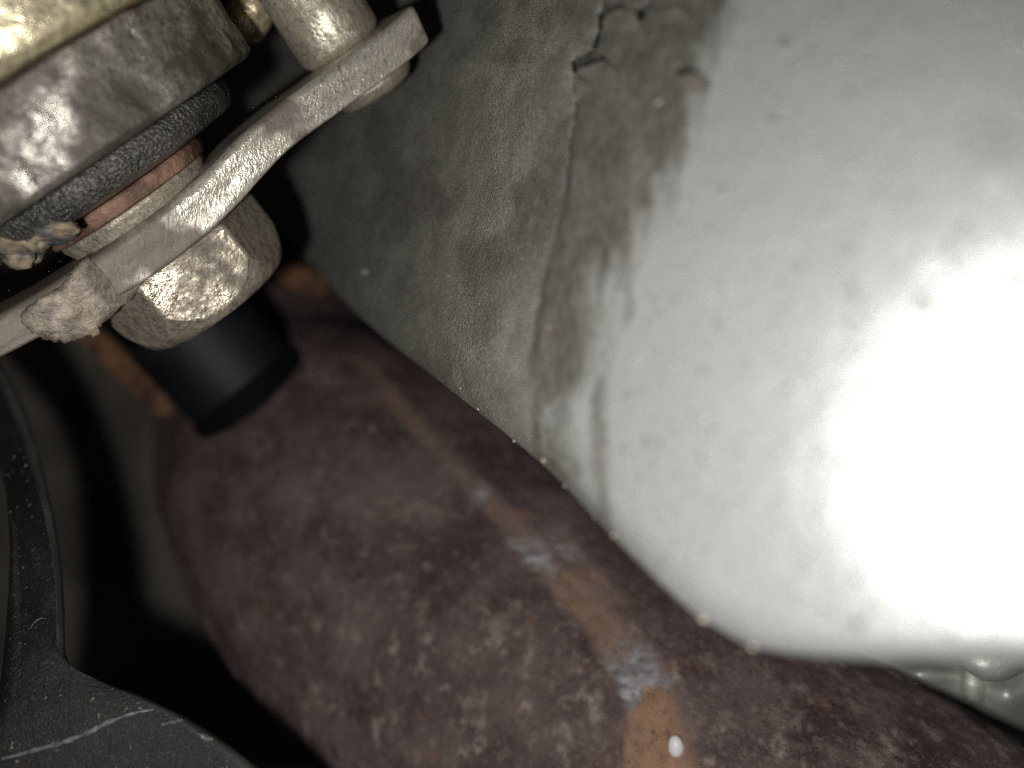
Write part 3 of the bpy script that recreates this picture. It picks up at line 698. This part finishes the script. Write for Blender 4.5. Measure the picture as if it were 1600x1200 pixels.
for p in np.linspace(math.pi / 2, 0, 9): put_l(bR * (1 - math.cos(p)), 2.6 * (1 - math.sin(p)))
put_l(0, 6); put_l(0, 9)
VA = np.stack(V_arm)
VA += np.array([0, -1, 0]) * (0.35e-3 * 2 * (fbm(VA / 0.0035, 4, 450) - 0.5))[..., None]
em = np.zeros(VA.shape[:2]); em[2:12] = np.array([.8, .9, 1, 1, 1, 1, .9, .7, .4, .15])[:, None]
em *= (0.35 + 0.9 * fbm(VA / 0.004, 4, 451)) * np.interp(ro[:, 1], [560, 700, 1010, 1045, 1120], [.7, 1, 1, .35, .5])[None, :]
link('arm_body', grid_mesh('arm_body', VA, masks=[em]), M['arm'], arm)
xA, yA = project(VA)
def scratch(pts, w):
    S_ = spline(pts, 60); L_ = []; R_ = []; Mid = []
    for i in range(60):
        t = S_[min(59, i + 1)] - S_[max(0, i - 1)]; t = t / np.linalg.norm(t); nrm = np.array([-t[1], t[0]])
        ww = w * (0.35 + 0.65 * math.sin(math.pi * (0.06 + 0.9 * i / 59))) * (0.7 + 0.6 * random.Random(i * 7 + int(pts[0][0])).random())
        for lst, k, up in ((L_, -1, 0.05), (Mid, 0, 0.30), (R_, 1, 0.05)):
            q = S_[i] + nrm * ww * k; P0 = nearest(VA[3:72], xA[3:72], yA[3:72], q[0], q[1])
            d = np.linalg.norm(P0 - CAMP); v = ray(q[0], q[1]); v = v / np.linalg.norm(v)
            lst.append(CAMP + v * (d - up / 1000 - 0.00025))
    link('scratch', grid_mesh('scratch', np.stack([L_, Mid, R_])), M['scratch'], arm)
scratch([(2, 1186), (40, 1176), (90, 1162), (130, 1148), (170, 1128), (205, 1115), (240, 1108)], 3.6)
scratch([(252, 1132), (268, 1128), (286, 1124)], 3.5)
scratch([(310, 1146), (322, 1152), (334, 1154)], 4.5)
scratch([(48, 982), (54, 972), (64, 966), (74, 967)], 1.2)

# pale casting behind the pipe at the lower right
cast = empty('gearbox_casting', at(np.array(1550), np.array(1080), 172))
tag(cast, 'pale lumpy aluminium casting showing under the silver shell beyond the pipe', 'casting')
gx, gy = np.meshgrid(np.linspace(1340, 2000, 200), np.linspace(940, 1330, 130))
rc = 152 + 70 * sstep(-8, 20, gy - (1035 + 0.456 * (gx - 1370))) + 5 * (n2(gx, gy, 90, 70, 3, 461) - 0.5) + 22 * ((gy - 1060) / 150.0) ** 2
rc -= 7 * np.exp(-((gx - 1572) / 40) ** 2 - ((gy - 1092) / 36) ** 2) + 7 * np.exp(-((gx - 1440) / 50) ** 2 - ((gy - 1055) / 28) ** 2)
rc += 5 * sstep(1500, 1516, gx) * sstep(1540, 1522, gx)
link('casting_body', grid_mesh('casting_body', at_r(gx, gy, rc)), M['casting'], cast)
blob('boss', at_r(np.array(1548), np.array(1030), 141), 0.0036, M['casting'], cast, 12, (1.3, 1, 0.8), 0.15)

# ------------------------------------------------------------------ sand grains lying on the shell
bm = bmesh.new(); rng = random.Random(9)
PX, PY = project(VP)
def grain(P, r, seed):
    g = bmesh.ops.create_icosphere(bm, subdivisions=1, radius=1.0); rr = random.Random(seed); sq = [rr.uniform(.7, 1.2) for _ in range(3)]
    for v in g['verts']:
        k = rr.uniform(.8, 1.15); v.co = Vector((P[0] + v.co.x * r * k * sq[0], P[1] + v.co.y * r * k * sq[1], P[2] + v.co.z * r * k * sq[2]))
spots = [(1100, 968, .38), (1176, 1013, .42), (571, 426, .62), (851, 720, .33), (702, 433, .30), (857, 512, .25), (720, 607, .24), (878, 765, .24), (1030, 160, .36), (960, 836, .26), (748, 640, .2), (800, 690, .22)]
for k in range(90):
    i = rng.randrange(len(C)); x, y = C[i]
    if 640 < x < 1240: spots.append((x + rng.uniform(-2, 10), y - rng.uniform(-2, 12), rng.uniform(.04, .13)))
for k in range(900):
    x = rng.uniform(560, 900); y = rng.uniform(0, 720)
    if x < crease_x(np.array(y)) and (y - 490) * 0.75 < (x - 560) * 0.65: spots.append((x, y, rng.uniform(.03, .085)))
VPs = VP[8:]; PXs = PX[8:].astype(np.float32); PYs = PY[8:].astype(np.float32)
# coarse lookup so that the search stays quick
ci, cj = np.arange(0, VPs.shape[0], 3), np.arange(0, VPs.shape[1], 3)
VPc = VPs[np.ix_(ci, cj)]; PXc = PXs[np.ix_(ci, cj)]; PYc = PYs[np.ix_(ci, cj)]
for k, (x, y, r) in enumerate(spots):
    big = k < 12
    grain(nearest(VPs, PXs, PYs, x, y) if big else nearest(VPc, PXc, PYc, x, y), r / 1000.0, k)
me = bpy.data.meshes.new('sand_grains'); bm.to_mesh(me); bm.free()
tag(link('sand_grains', me, M['grit']), 'fine pale sand grains stuck to the dirty edge of the silver shell', 'sand', kind='stuff')
